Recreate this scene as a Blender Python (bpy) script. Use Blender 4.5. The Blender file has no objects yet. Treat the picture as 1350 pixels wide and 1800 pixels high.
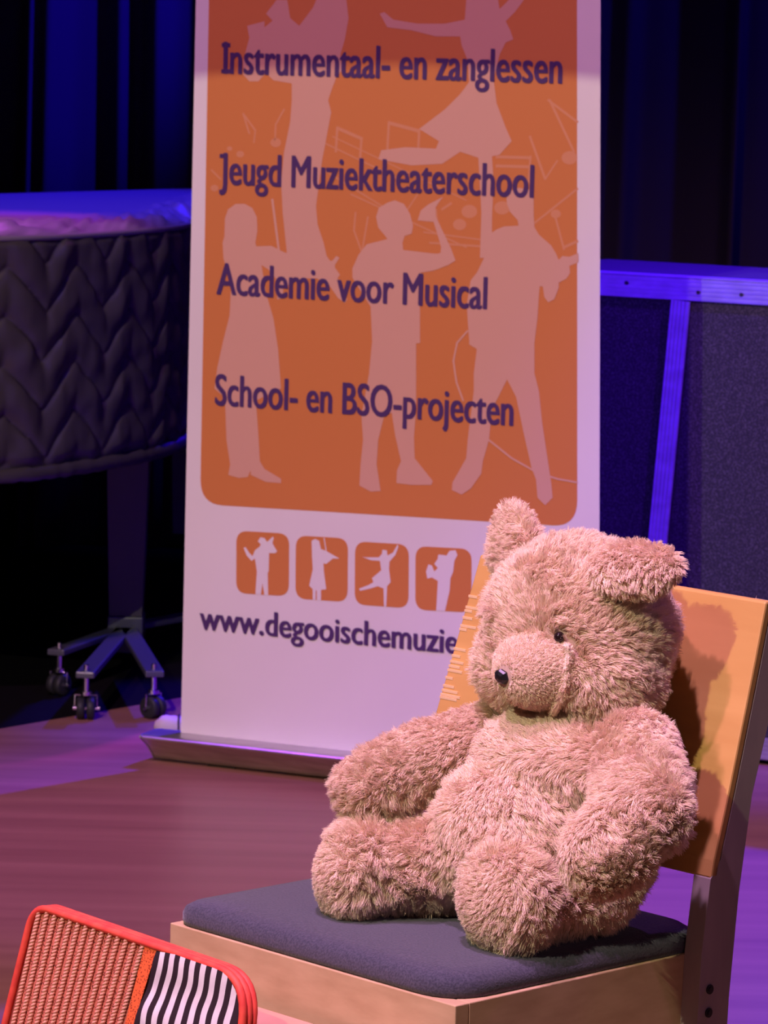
import bpy, bmesh, math, random
import numpy as np
from mathutils import Vector, Matrix, Quaternion, noise as mnoise
from mathutils.kdtree import KDTree
from mathutils.bvhtree import BVHTree
from mathutils.geometry import delaunay_2d_cdt

SC = bpy.context.scene
COL = SC.collection
random.seed(7)
RNG = np.random.default_rng(7)

# ------------------------------------------------------------------ camera
F_PX = 6481.36
CAM_R = np.array([0.999675, 0.003225, 0.025291])
CAM_U = np.array([-0.025497, 0.126418, 0.991649])
CAM_F = np.array([0.0, 0.991972, -0.126460])
CAM_R = np.cross(CAM_F, CAM_U)
CAM_C = np.array([0.0, 0.0, 1.4322])
cam_data = bpy.data.cameras.new('camera')
cam = bpy.data.objects.new('camera', cam_data)
COL.objects.link(cam)
cam.matrix_world = Matrix((
    (CAM_R[0], CAM_U[0], -CAM_F[0], CAM_C[0]),
    (CAM_R[1], CAM_U[1], -CAM_F[1], CAM_C[1]),
    (CAM_R[2], CAM_U[2], -CAM_F[2], CAM_C[2]),
    (0, 0, 0, 1)))
cam_data.sensor_fit = 'VERTICAL'
cam_data.sensor_height = 36.0
cam_data.lens = F_PX / 1800 * 36.0
cam_data.clip_start = 0.05
cam_data.clip_end = 60
cam_data.dof.use_dof = True
cam_data.dof.focus_distance = 3.85
cam_data.dof.aperture_fstop = 26
SC.camera = cam

# ------------------------------------------------------------------ light
SC.view_settings.view_transform = 'Standard'
SC.view_settings.look = 'None'
SC.view_settings.exposure = 0.0
SC.view_settings.gamma = 1.0
SC.view_settings.use_curve_mapping = False
world = bpy.data.worlds.new('hall')
SC.world = world
world.use_nodes = True
world.node_tree.nodes['Background'].inputs[0].default_value = (0.55, 0.16, 0.36, 1)
world.node_tree.nodes['Background'].inputs[1].default_value = 0.03


def spot(name, loc, target, color, energy, deg, blend=0.15, radius=0.06):
    d = bpy.data.lights.new(name, 'SPOT')
    d.energy = energy
    d.color = color
    d.spot_size = math.radians(deg)
    d.spot_blend = blend
    d.shadow_soft_size = radius
    o = bpy.data.objects.new(name, d)
    COL.objects.link(o)
    o.location = loc
    o.rotation_euler = (Vector(target) - Vector(loc)).to_track_quat('-Z', 'Y').to_euler()
    return o


# warm profile spot from the front left, its rim cutting across the head of the banner
spot('warm_spot', (-2.7, -0.1, 4.6), (-1.247, 3.742, 0.226), (1, 0.9, 0.64), 860, 48, 0.003, 0.012)
# pink wash from high in front
spot('pink_wash', (-1.8, 1.4, 5.8), (0.05, 5.9, 0.6), (1, 0.45, 0.95), 1000, 46, 0.5, 0.07)
# pink and violet light falling on the chair from above
spot('pink_chair_spot', (-0.8, 3.0, 6.0), (0.02, 4.0, 0.65), (0.95, 0.5, 1.0), 1500, 14, 0.7, 0.06)
# dim fill lamp added on the audience side, right of the camera
spot('added_fill', (2.4, -0.6, 2.6), (0.3, 4.6, 0.5), (1, 0.7, 1), 30, 50, 0.6, 0.5)
# blue LED lights over the back and right of the stage, and added fill spots
spot('blue_back_light', (2.2, 10.0, 5.0), (0.4, 6.4, 0.0), (0.06, 0.006, 1), 4200, 30, 0.6, 0.08)
spot('blue_right_light', (3.0, 4.6, 4.6), (0.8, 7.3, 0.6), (0.1, 0.003, 1), 2600, 16, 0.6, 0.08)
spot('violet_floor_light', (-2.8, 6.0, 4.0), (-0.15, 6.35, 0.0), (0.35, 0.05, 1), 450, 24, 0.7, 0.06)
spot('blue_dolly_fill', (0.7, 10.0, 2.4), (-0.42, 7.9, 0.1), (0.03, 0.003, 1), 700, 11, 0.6, 0.05)  # narrow lamp added to bring blue onto the dolly arms
spot('blue_side_light', (2.6, 5.6, 3.2), (0.2, 4.1, 0.7), (0.45, 0.1, 1.0), 120, 13, 0.6, 0.06)
spot('blue_piano_light', (-0.9, 9.3, 4.6), (-0.9, 8.85, 1.0), (0.008, 0.001, 1), 1500, 30, 0.5, 0.08)
spot('blue_curtain_light', (0.9, 9.3, 3.8), (-0.8, 10.3, 2.1), (0.02, 0.002, 1), 1500, 34, 0.6, 0.05)
spot('blue_curtain_edge_light', (2.0, 9.4, 3.8), (0.95, 10.3, 2.0), (0.02, 0.002, 1), 320, 34, 0.6, 0.05)
spot('magenta_piano_fill', (-1.0, 8.7, 4.6), (-0.85, 7.85, 1.03), (0.65, 0.06, 1), 800, 12, 0.8, 0.1)  # added lamp, tints the front edge of the piano top

# ------------------------------------------------------------------ helpers


def unit(a):
    a = np.asarray(a, float)
    return a / np.linalg.norm(a)


def ray(px, py):
    return CAM_F + CAM_R * (px - 675) / F_PX - CAM_U * (py - 900) / F_PX


def on_plane(px, py, origin, normal):
    r = ray(px, py)
    t = ((np.asarray(origin) - CAM_C) @ normal) / (r @ normal)
    return CAM_C + r * t


def at(px, py, Y):
    r = ray(px, py)
    return CAM_C + r * (Y / r[1])


def on_z(px, py, z):
    r = ray(px, py)
    return CAM_C + r * ((z - CAM_C[2]) / r[2])


def obj(name, mesh, mats, parent=None, smooth=False):
    if isinstance(mesh, bmesh.types.BMesh):
        me = bpy.data.meshes.new(name)
        mesh.to_mesh(me)
        mesh.free()
    else:
        me = mesh
        me.name = name
    if not isinstance(mats, (list, tuple)):
        mats = [mats]
    me.materials.clear()
    for m in mats:
        me.materials.append(m)
    if smooth:
        me.polygons.foreach_set('use_smooth', [True] * len(me.polygons))
    o = bpy.data.objects.new(name, me)
    COL.objects.link(o)
    if parent is not None:
        o.parent = parent
        o.matrix_parent_inverse = parent.matrix_world.inverted()
    return o


def thing(name, label, cat, loc=(0, 0, 0), group=None):
    o = bpy.data.objects.new(name, None)
    COL.objects.link(o)
    o.location = loc
    o.empty_display_size = 0.05
    o['label'] = label
    o['category'] = cat
    if group:
        o['group'] = group
    bpy.context.view_layer.update()
    return o


def tag(o, label, cat, group=None):
    o['label'] = label
    o['category'] = cat
    if group:
        o['group'] = group
    return o


def structure(o):
    o['kind'] = 'structure'
    return o


def mesh_from(verts, faces):
    me = bpy.data.meshes.new('m')
    me.from_pydata([tuple(map(float, v)) for v in verts], [], faces)
    me.update()
    return me


def bm_box(bm, origin, ax, ay, az, lo, hi, bev=0.0):
    """box spanning lo..hi along the axes ax, ay, az from origin"""
    o = np.asarray(origin, float)
    A = [np.asarray(a, float) for a in (ax, ay, az)]
    vs = []
    for k in range(8):
        c = [(hi if (k >> i) & 1 else lo)[i] for i in range(3)]
        vs.append(bm.verts.new(tuple(o + A[0] * c[0] + A[1] * c[1] + A[2] * c[2])))
    fs = [(0, 1, 3, 2), (4, 6, 7, 5), (0, 4, 5, 1), (2, 3, 7, 6), (0, 2, 6, 4), (1, 5, 7, 3)]
    nf = [bm.faces.new([vs[i] for i in f]) for f in fs]
    bmesh.ops.recalc_face_normals(bm, faces=nf)
    if bev > 0:
        ed = list({e for f in nf for e in f.edges})
        bmesh.ops.bevel(bm, geom=ed, offset=bev, segments=2, affect='EDGES', profile=0.5)


def box(origin, ax, ay, az, lo, hi, bev=0.0):
    bm = bmesh.new()
    bm_box(bm, origin, ax, ay, az, lo, hi, bev)
    return bm


def bm_tube(bm, pts, r, seg=8, cap=True, closed=False):
    pts = [Vector(tuple(p)) for p in pts]
    n = len(pts)
    rr = r if hasattr(r, '__len__') else [r] * n
    rings = []
    ref = None
    for i, p in enumerate(pts):
        if closed:
            t = (pts[(i + 1) % n] - pts[i - 1]).normalized()
        else:
            t = (pts[min(i + 1, n - 1)] - pts[max(i - 1, 0)]).normalized()
        if ref is None:
            ref = t.orthogonal().normalized()
        ref = (ref - t * ref.dot(t)).normalized()
        b = t.cross(ref)
        rings.append([bm.verts.new(p + (ref * math.cos(2 * math.pi * k / seg) + b * math.sin(2 * math.pi * k / seg)) * rr[i]) for k in range(seg)])
    m = n if closed else n - 1
    for i in range(m):
        a, b2 = rings[i], rings[(i + 1) % n]
        for k in range(seg):
            bm.faces.new((a[k], a[(k + 1) % seg], b2[(k + 1) % seg], b2[k]))
    if cap and not closed:
        bm.faces.new(rings[0][::-1])
        bm.faces.new(rings[-1])


def bm_cyl(bm, c, axis, r, h, seg=20, r2=None):
    a = unit(axis)
    bm_tube(bm, [np.asarray(c) - a * h / 2, np.asarray(c) + a * h / 2], [r, r if r2 is None else r2], seg)


def bm_prism(bm, pts3, depth_vec):
    """polygon (list of 3-D points) extruded by depth_vec"""
    d = Vector(tuple(depth_vec))
    a = [bm.verts.new(Vector(tuple(p))) for p in pts3]
    b = [bm.verts.new(Vector(tuple(p)) + d) for p in pts3]
    fs = [bm.faces.new(a), bm.faces.new(b[::-1])]
    n = len(a)
    for i in range(n):
        fs.append(bm.faces.new((a[i], b[i], b[(i + 1) % n], a[(i + 1) % n])))
    bmesh.ops.recalc_face_normals(bm, faces=fs)
    return fs


def round_poly(pts, radii, seg=6):
    """2-D polygon with rounded corners"""
    out = []
    n = len(pts)
    for i in range(n):
        p = np.array(pts[i], float)
        r = radii[i] if hasattr(radii, '__len__') else radii
        a = np.array(pts[i - 1], float) - p
        b = np.array(pts[(i + 1) % n], float) - p
        if r <= 0:
            out.append(tuple(p))
            continue
        la, lb = np.linalg.norm(a), np.linalg.norm(b)
        k = min(r, la * .49, lb * .49)
        p0, p1 = p + a / la * k, p + b / lb * k
        for t in np.linspace(0, 1, seg + 1):
            out.append(tuple((1 - t) ** 2 * p0 + 2 * t * (1 - t) * p + t * t * p1))
    return out


# ------------------------------------------------------------------ materials


def mat(name, color, rough=0.6, metal=0.0, spec=0.4, sheen=0.0):
    m = bpy.data.materials.new(name)
    m.use_nodes = True
    b = m.node_tree.nodes['Principled BSDF']
    b.inputs['Base Color'].default_value = (*color, 1)
    b.inputs['Roughness'].default_value = rough
    b.inputs['Metallic'].default_value = metal
    b.inputs['Specular IOR Level'].default_value = spec
    if sheen:
        b.inputs['Sheen Weight'].default_value = sheen
    return m


def nodes(m):
    return m.node_tree.nodes, m.node_tree.links, m.node_tree.nodes['Principled BSDF']


def add_noise(m, c1, c2, scale=(8, 8, 8), detail=5, coord='Object', lo=0.35, hi=0.65, rot=(0, 0, 0), bump=0.0, dist=0.01, distort=0.0):
    N, L, B = nodes(m)
    tc = N.new('ShaderNodeTexCoord')
    mp = N.new('ShaderNodeMapping')
    mp.inputs['Scale'].default_value = scale
    mp.inputs['Rotation'].default_value = rot
    nz = N.new('ShaderNodeTexNoise')
    nz.inputs['Scale'].default_value = 1.0
    nz.inputs['Detail'].default_value = detail
    nz.inputs['Distortion'].default_value = distort
    cr = N.new('ShaderNodeValToRGB')
    cr.color_ramp.elements[0].position = lo
    cr.color_ramp.elements[1].position = hi
    cr.color_ramp.elements[0].color = (*c1, 1)
    cr.color_ramp.elements[1].color = (*c2, 1)
    L.new(tc.outputs[coord], mp.inputs[0])
    L.new(mp.outputs[0], nz.inputs['Vector'])
    L.new(nz.outputs['Fac'], cr.inputs[0])
    L.new(cr.outputs[0], B.inputs['Base Color'])
    if bump:
        bp = N.new('ShaderNodeBump')
        bp.inputs['Strength'].default_value = bump
        bp.inputs['Distance'].default_value = dist
        L.new(nz.outputs['Fac'], bp.inputs['Height'])
        L.new(bp.outputs[0], B.inputs['Normal'])
    return m


M_FLOOR = add_noise(mat('stage_floor', (0.3, 0.16, 0.1), 0.42, spec=0.35), (0.25, 0.105, 0.08), (0.40, 0.19, 0.135), (0.9, 15, 1), 5, rot=(0, 0, 0.22), lo=0.2, hi=0.85)
M_CURTAIN = mat('stage_velvet', (0.035, 0.03, 0.04), 0.9, spec=0.1)
M_WALL = mat('dark_wall', (0.01, 0.01, 0.012), 0.9)
M_WHITE = add_noise(mat('banner_vinyl', (0.8, 0.8, 0.8), 0.5), (0.80, 0.76, 0.74), (0.84, 0.80, 0.79), (3, 3, 3), 2)
M_ORANGE = mat('orange_print', (0.66, 0.235, 0.065), 0.5)
M_TINT = mat('pale_print', (0.70, 0.40, 0.285), 0.5)
M_TINT2 = mat('faint_print', (0.70, 0.31, 0.15), 0.5)
M_INK = mat('violet_ink', (0.075, 0.03, 0.14), 0.55)
M_ALU = add_noise(mat('aluminium', (0.62, 0.6, 0.6), 0.36, metal=0.85), (0.52, 0.5, 0.5), (0.66, 0.64, 0.64), (2, 40, 40), 3)
M_CHROME = mat('chrome', (0.8, 0.8, 0.82), 0.18, metal=1.0)
M_RUBBER = mat('black_rubber', (0.02, 0.02, 0.022), 0.55)
M_BLACK = mat('black_lacquer', (0.018, 0.016, 0.018), 0.4)
M_BIRCH = add_noise(mat('birch_veneer', (0.78, 0.5, 0.22), 0.45, spec=0.35), (0.50, 0.28, 0.08), (0.59, 0.35, 0.11), (3, 3, 26), 5, lo=0.3, hi=0.7, distort=0.4)
M_BIRCHX = add_noise(mat('beech_rail', (0.66, 0.45, 0.25), 0.5, spec=0.3), (0.46, 0.31, 0.165), (0.56, 0.39, 0.22), (18, 18, 60), 5, lo=0.3, hi=0.7)
M_EDGE = add_noise(mat('veneer_edge', (0.5, 0.35, 0.25), 0.6), (0.30, 0.25, 0.24), (0.36, 0.30, 0.28), (30, 30, 8), 4)
M_CHIP = mat('raw_veneer', (0.78, 0.54, 0.28), 0.7)
M_CUSHION = add_noise(mat('slate_upholstery', (0.1, 0.09, 0.14), 0.95, spec=0.15, sheen=0.3), (0.036, 0.036, 0.055), (0.066, 0.064, 0.09), (420, 420, 420), 2, bump=0.35, dist=0.002)
M_PIPING = add_noise(mat('red_binding', (0.75, 0.07, 0.05), 0.6, spec=0.3), (0.70, 0.06, 0.045), (0.85, 0.10, 0.06), (60, 60, 60), 3)
M_CORD = mat('salmon_cord', (0.76, 0.36, 0.25), 0.65)
M_NET_O = mat('orange_mesh', (0.85, 0.16, 0.04), 0.65)
M_BAGBACK = mat('bag_lining', (0.30, 0.05, 0.035), 0.8)
M_CASE = add_noise(mat('case_laminate', (0.03, 0.028, 0.03), 0.75, spec=0.3), (0.022, 0.02, 0.022), (0.09, 0.08, 0.085), (260, 260, 260), 3, lo=0.45, hi=0.75, bump=0.3, dist=0.002)
M_FUR = None

# ------------------------------------------------------------------ setting
E0, E1 = on_z(0, 1281, 0), on_z(320, 1226, 0)          # front edge of the shade under the piano, painted black into the floor
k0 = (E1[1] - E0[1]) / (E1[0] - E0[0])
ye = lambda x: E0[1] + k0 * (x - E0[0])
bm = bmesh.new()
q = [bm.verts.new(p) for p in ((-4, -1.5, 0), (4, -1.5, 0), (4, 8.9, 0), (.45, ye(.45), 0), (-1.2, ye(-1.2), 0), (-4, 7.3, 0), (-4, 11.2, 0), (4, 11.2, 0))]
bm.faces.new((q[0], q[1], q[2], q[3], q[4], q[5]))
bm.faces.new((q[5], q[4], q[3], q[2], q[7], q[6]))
floor = structure(obj('floor', bm, [M_FLOOR, mat('piano_shade_black', (.006, .005, .006), .8, spec=.05)]))
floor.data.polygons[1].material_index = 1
structure(obj('wall_back', box((0, 11.2, 0), (1, 0, 0), (0, 1, 0), (0, 0, 1), (-4, 0, 0), (4, .1, 5.5)), M_WALL))


def curtain(name, label, x0, x1, folds, y0=10.35, top=4.2):
    """hanging drape; folds = list of (x, width, depth) of pleats that stand forward"""
    n = int((x1 - x0) / 0.008)
    xs = np.linspace(x0, x1, n)
    verts, faces = [], []
    zs = np.linspace(0.004, top, 14)
    for z in zs:
        for x in xs:
            y = y0 + 0.02 * math.sin(x * 9.1 + 1) + 0.015 * math.sin(x * 23.0)
            for fx, w, d in folds:
                xx = fx + 0.012 * math.sin(z * 0.9 + fx * 7)
                y -= d * math.exp(-((x - xx) / w) ** 2)
            verts.append((x, y, z))
    for j in range(len(zs) - 1):
        for i in range(n - 1):
            a = j * n + i
            faces.append((a, a + 1, a + n + 1, a + n))
    o = obj(name, mesh_from(verts, faces), M_CURTAIN, smooth=True)
    md = o.modifiers.new('cloth_thickness', 'SOLIDIFY')
    md.thickness = 0.004
    return tag(o, label, 'curtain')


def fx(px):
    return (px - 675) / F_PX * 10.3


curtain('stage_curtain', 'dark pleated stage curtain hanging behind the covered piano', -1.75, 0.02,
        [(fx(36), 0.018, 0.10), (fx(66), 0.045, 0.13), (fx(188), 0.03, 0.07), (fx(255), 0.035, 0.08), (-1.2, .06, .1), (-1.45, .05, .1), (-.4, .05, .1), (-.2, .05, .1)])
curtain('stage_curtain', 'dark stage curtain hanging behind the black flight case', 0.04, 1.9,
        [(fx(1262), 0.016, 0.12), (fx(1085), 0.03, 0.04), (0.3, .05, .08), (1.3, .05, .1), (1.6, .05, .1)])

# ------------------------------------------------------------------ roll-up banner
B_O = np.array([-0.3847, 7.2039, 0.0])
PSI = -0.4119
B_S = np.array([math.cos(PSI), math.sin(PSI), 0.0])
B_N = np.array([-math.sin(PSI), math.cos(PSI), 0.0])      # points away from the camera
UPZ = np.array([0, 0, 1.0])


def b_st(px, py):
    P = on_plane(px, py, B_O, B_N)
    return ((P - B_O) @ B_S, P[2])


def b_pt(s, t, lift=0.0):
    return B_O + B_S * s + UPZ * t - B_N * lift


banner = thing('rollup_banner', 'tall roll-up banner with orange music-school print and violet lettering', 'banner', tuple(B_O + B_S * .4))
T_TOP = 2.02
sl = lambda t: -0.008 + 0.002 * t
sr = lambda t: 0.876 - 0.0325 * t + 0.003
bm = bmesh.new()
rows = 24
for k in range(rows):
    t0, t1 = 0.05 + (T_TOP - 0.05) * k / rows, 0.05 + (T_TOP - 0.05) * (k + 1) / rows
    q = [b_pt(sl(t0), t0), b_pt(sr(t0), t0), b_pt(sr(t1), t1), b_pt(sl(t1), t1)]
    bm.faces.new([bm.verts.new(tuple(p)) for p in q])
bmesh.ops.remove_doubles(bm, verts=bm.verts, dist=1e-5)
sheet = obj('banner_sheet', bm, M_WHITE, banner)
md = sheet.modifiers.new('vinyl', 'SOLIDIFY')
md.thickness = 0.0006
md.offset = 0.0
bmesh_r = bmesh.new()
bm_tube(bmesh_r, [b_pt(sl(T_TOP) - .01, T_TOP), b_pt(sr(T_TOP) + .01, T_TOP)], 0.012, 14)
obj('top_rail', bmesh_r, M_ALU, banner, True)
bmp = bmesh.new()
bm_tube(bmp, [b_pt(.41, .04, -.02), b_pt(.41, T_TOP, -.02)], 0.009, 10)
obj('support_pole', bmp, M_ALU, banner, True)
# base cassette: a low rounded aluminium trough
prof = [(0.052, .062), (0.060, .060), (0.062, .055), (0.048, .046), (0.030, .034), (0.012, .018), (0.000, .004), (-.055, .004), (-.066, .02), (-.055, .045), (-.036, .058), (-.01, .062)]
bm = bmesh.new()
s0, s1 = -0.066, 0.925
bm_prism(bm, [b_pt(s0, z, l) for l, z in prof], B_S * (s1 - s0))
base = obj('banner_base', bm, M_ALU, banner)
md = base.modifiers.new('soft_edge', 'BEVEL')
md.width = 0.003
md.segments = 2
for s in (s0, s1):
    bm = bmesh.new()
    bm_prism(bm, [b_pt(s, z, l) for l, z in prof], B_S * (-0.003 if s < 0 else 0.003))
    obj('end_cap', bm, M_ALU, banner)
for s in (.08, .76):
    obj('base_foot', box(b_pt(s, 0, 0), B_S, B_N, UPZ, (-.03, .005, 0), (.03, .07, .012)), M_RUBBER, banner)


def flat(name, polys_st, lift, m, parent):
    """printed shape(s): filled 2-D outlines lying on the banner"""
    verts, faces = [], []
    for n_poly, poly in enumerate(polys_st):
        pts = [Vector((float(a), float(b2))) for a, b2 in poly]
        r = delaunay_2d_cdt(pts, [], [list(range(len(pts)))], 1, 1e-6)
        n0 = len(verts)
        verts += [b_pt(p[0], p[1], lift + .00003 * (n_poly % 4)) for p in r[0]]
        for f in r[2]:
            p = [r[0][k] for k in f]
            ccw = (p[1] - p[0]).cross(p[2] - p[0]) > 0
            faces.append(tuple(n0 + k for k in (f if ccw else f[::-1])))
    return obj(name, mesh_from(verts, faces), m, parent)


def stroke(pts, w):
    """polyline of pixels turned into quads of width w (pixels)"""
    out = []
    for (x0, y0), (x1, y1) in zip(pts[:-1], pts[1:]):
        d = unit((x1 - x0, y1 - y0))
        n = np.array([-d[1], d[0]]) * w / 2
        e = d * w * .3
        q = [(x0 + n[0] - e[0], y0 + n[1] - e[1]), (x1 + n[0] + e[0], y1 + n[1] + e[1]), (x1 - n[0] + e[0], y1 - n[1] + e[1]), (x0 - n[0] - e[0], y0 - n[1] - e[1])]
        out.append([b_st(*p) for p in q])
    return out


def disc(x, y, rx, ry, n=16):
    return [b_st(x + rx * math.cos(a), y + ry * math.sin(a)) for a in np.linspace(0, 2 * math.pi, n, endpoint=False)]


A = lambda L: [(340 + x / 1.875, y / 1.875) for x, y in L]
Bq = lambda L: [(340 + x / 1.875, 400 + y / 1.875) for x, y in L]
Eq = lambda L: [(700 + x / 3.75, 330 + y / 3.75) for x, y in L]
Gq = lambda L: [(360 + x / 3.75, 340 + y / 3.75) for x, y in L]
Iq = lambda L: [(320 + x / 2.4107, 880 + y / 2.4107) for x, y in L]
st = lambda L: [b_st(*p) for p in L]

# orange panel with rounded lower corners, running up to the head of the banner
pl = [(0.0225, 1.96), (0.024, 0.541), (0.817, 0.541), (0.768, 1.96)]
bl, br = b_st(352, 886), b_st(1015, 926)
pl[1] = bl
pl[2] = br
panel = flat('colour_panel', [round_poly(pl, [.05, .05, .05, .05], 8)], 0.0008, M_ORANGE, banner)
panel.data.materials.append(M_TINT2)

notes = []
for a, b2, w in (((645, 403), (640, 490), 8), ((645, 405), (745, 432), 12), ((745, 430), (742, 485), 8), ((475, 420), (470, 500), 8), ((475, 422), (555, 457), 11),
                 ((555, 455), (550, 520), 8), ((165, 375), (185, 440), 6), ((165, 375), (205, 430), 6), ((205, 430), (200, 470), 5), ((1170, 330), (1266, 402), 8), ((1175, 330), (1255, 500), 8), ((1110, 450), (1160, 590), 8),
                 ((1160, 590), (1200, 530), 6), ((430, 470), (700, 600), 5), ((430, 560), (640, 690), 5), ((520, 640), (900, 815), 5), ((460, 450), (900, 660), 4), ((780, 800), (950, 812), 7), ((760, 765), (950, 790), 5),
                 ((1000, 517), (1112, 520), 10), ((1000, 547), (1112, 550), 10), ((1112, 515), (1105, 600), 7), ((1125, 735), (1266, 622), 7), ((535, 700), (530, 760), 6), ((530, 760), (556, 832), 6), ((576, 715), (556, 832), 6),
                 ((1195, 720), (1222, 822), 7), ((1222, 815), (1266, 795), 9), ((820, 690), (850, 670), 8), ((805, 760), (800, 690), 7), ((300, 360), (272, 410), 6), ((272, 410), (270, 460), 6), ((60, 560), (90, 590), 6), ((700, 700), (740, 640), 5)):
    notes += stroke(A([a, b2]), w / 1.875)
for x, y, r in ((155, 508, 13), (272, 470, 18), (910, 697, 26), (878, 740, 22), (1240, 520, 26), (1195, 705, 17), (1018, 685, 26), (120, 490, 9), (70, 620, 13)):
    (px_, py_), = A([(x, y)])
    notes.append(disc(px_, py_, r / 1.875, r * .85 / 1.875))
tmp = flat('notes', notes, 0.0010, M_TINT2, None)
bm = bmesh.new()
bm.from_mesh(panel.data)
n_f = len(bm.faces)
bm.from_mesh(tmp.data)
bm.faces.ensure_lookup_table()
for f in bm.faces[n_f:]:
    f.material_index = 1
bm.to_mesh(panel.data)
bm.free()
bpy.data.objects.remove(tmp)

sax = A([(310, 0), (275, 0), (240, 45), (262, 68), (235, 90), (235, 70), (178, 85), (185, 125), (165, 200), (165, 245), (185, 268), (215, 268), (240, 240), (265, 265), (325, 275), (325, 330), (320, 400), (300, 500), (290, 600), (295, 700), (310, 844), (330, 900), (470, 925), (484, 905), (440, 844), (430, 800), (410, 740), (405, 680), (415, 600), (425, 530), (440, 450), (455, 370), (445, 330), (455, 300), (470, 260), (490, 230), (485, 180), (500, 130), (512, 60), (505, 0), (500, -60), (470, -110), (400, -120), (370, -70), (410, -10), (395, 25), (350, 85), (320, 60)])
dancer = A([(615, 45), (630, 40), (660, 65), (740, 78), (830, 78), (895, 65), (900, 0), (910, -60), (960, -110), (1005, -60), (1005, 0), (1010, 30), (1040, 0), (1100, -70), (1120, -60), (1090, 0), (1060, 40), (1030, 70), (1045, 100), (1055, 130), (1030, 140), (1010, 180), (990, 260), (1000, 340), (1030, 420), (1050, 465), (1010, 510), (985, 515), (990, 600), (985, 720), (985, 850), (945, 850), (950, 700), (940, 520), (880, 500), (820, 540), (720, 545), (610, 525), (620, 495), (700, 485), (800, 490), (810, 465), (745, 425), (830, 360), (880, 310), (910, 270), (905, 200), (885, 150), (880, 120), (800, 120), (720, 100), (640, 90)])
girl = A([(205, 800), (212, 760), (210, 715), (195, 685), (170, 672), (140, 672), (115, 690), (105, 720), (103, 780)]) + Bq([(97, 50), (100, 100), (125, 200), (120, 290), (100, 370), (80, 460), (70, 530), (105, 560), (110, 700), (122, 780), (116, 815), (150, 825), (180, 822), (190, 800), (168, 770), (160, 680), (158, 600), (168, 600), (175, 700), (190, 780), (190, 815), (240, 838), (290, 842), (290, 828), (235, 795), (220, 770), (215, 680), (207, 570), (290, 530), (280, 400), (265, 300), (240, 215), (225, 120)])
violin = Gq([(310, 350), (440, 345), (530, 390), (840, 445), (870, 412), (890, 425), (860, 470), (860, 520), (890, 590), (940, 700), (925, 722), (880, 690), (820, 600), (740, 560), (640, 560), (560, 600), (520, 620), (515, 690), (480, 700), (470, 560), (420, 500), (310, 430)])
boy = Bq([(748, 380), (735, 382), (735, 600), (728, 690), (730, 760), (790, 835), (785, 848), (720, 848), (670, 842), (672, 800), (685, 770), (665, 680), (655, 610), (630, 620), (610, 700), (605, 780), (618, 868), (585, 870), (548, 850), (552, 780), (560, 700), (555, 620), (580, 480), (590, 375), (585, 260), (525, 165), (525, 135), (545, 90), (572, 55), (640, 38)]) + A([(635, 780), (610, 750), (603, 715), (612, 685), (640, 668), (665, 660), (695, 672), (715, 705), (725, 745), (720, 770), (697, 778), (690, 800)]) + Eq([(35, 410), (250, 435), (280, 430), (285, 390), (235, 225), (130, 215), (150, 150), (200, 110), (300, 58), (275, 90), (248, 130), (250, 190), (350, 400), (380, 480), (330, 510), (240, 545), (150, 560), (145, 700)])
guitarist = Eq([(800, 0), (740, 20), (715, 70), (720, 110), (740, 160), (790, 215), (795, 250), (700, 255), (650, 275), (600, 310), (555, 350), (555, 390), (575, 450), (520, 560), (480, 610), (455, 760), (460, 880), (470, 1000)]) + Bq([(910, 385), (935, 400), (925, 480), (925, 540), (905, 700), (900, 760), (855, 840), (853, 865), (885, 880), (915, 860), (950, 810), (955, 770), (975, 700), (985, 600), (1035, 500), (1065, 560), (1090, 680), (1115, 790), (1130, 830), (1135, 890), (1160, 915), (1185, 890), (1180, 840), (1165, 740), (1150, 640), (1140, 540), (1125, 480), (1125, 380), (1135, 300), (1140, 220)]) + Eq([(935, 650), (955, 650), (965, 720), (990, 755), (1030, 735), (1060, 660), (1060, 625), (1110, 600), (1135, 560), (1130, 515), (1190, 490), (1190, 430), (1130, 455), (1085, 450), (1060, 475), (1040, 430), (1010, 380), (930, 310), (900, 260), (895, 180), (895, 70), (870, 15)])
for k, (poly, extra) in enumerate(((sax, []), (dancer, []), (girl, [st(violin)] + stroke(Gq([(447, 40), (492, 390)]), 4)), (boy, []),
                                   (guitarist, stroke(Bq([(905, 340), (870, 380), (858, 440), (868, 510), (890, 570)]), 3.2) + stroke(Bq([(975, 700), (1050, 760), (1130, 805), (1200, 828), (1266, 840)]), 3.2)))):
    flat('silhouette', [st(poly)] + extra, 0.0012 + 0.0001 * k, M_TINT, panel)

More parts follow.
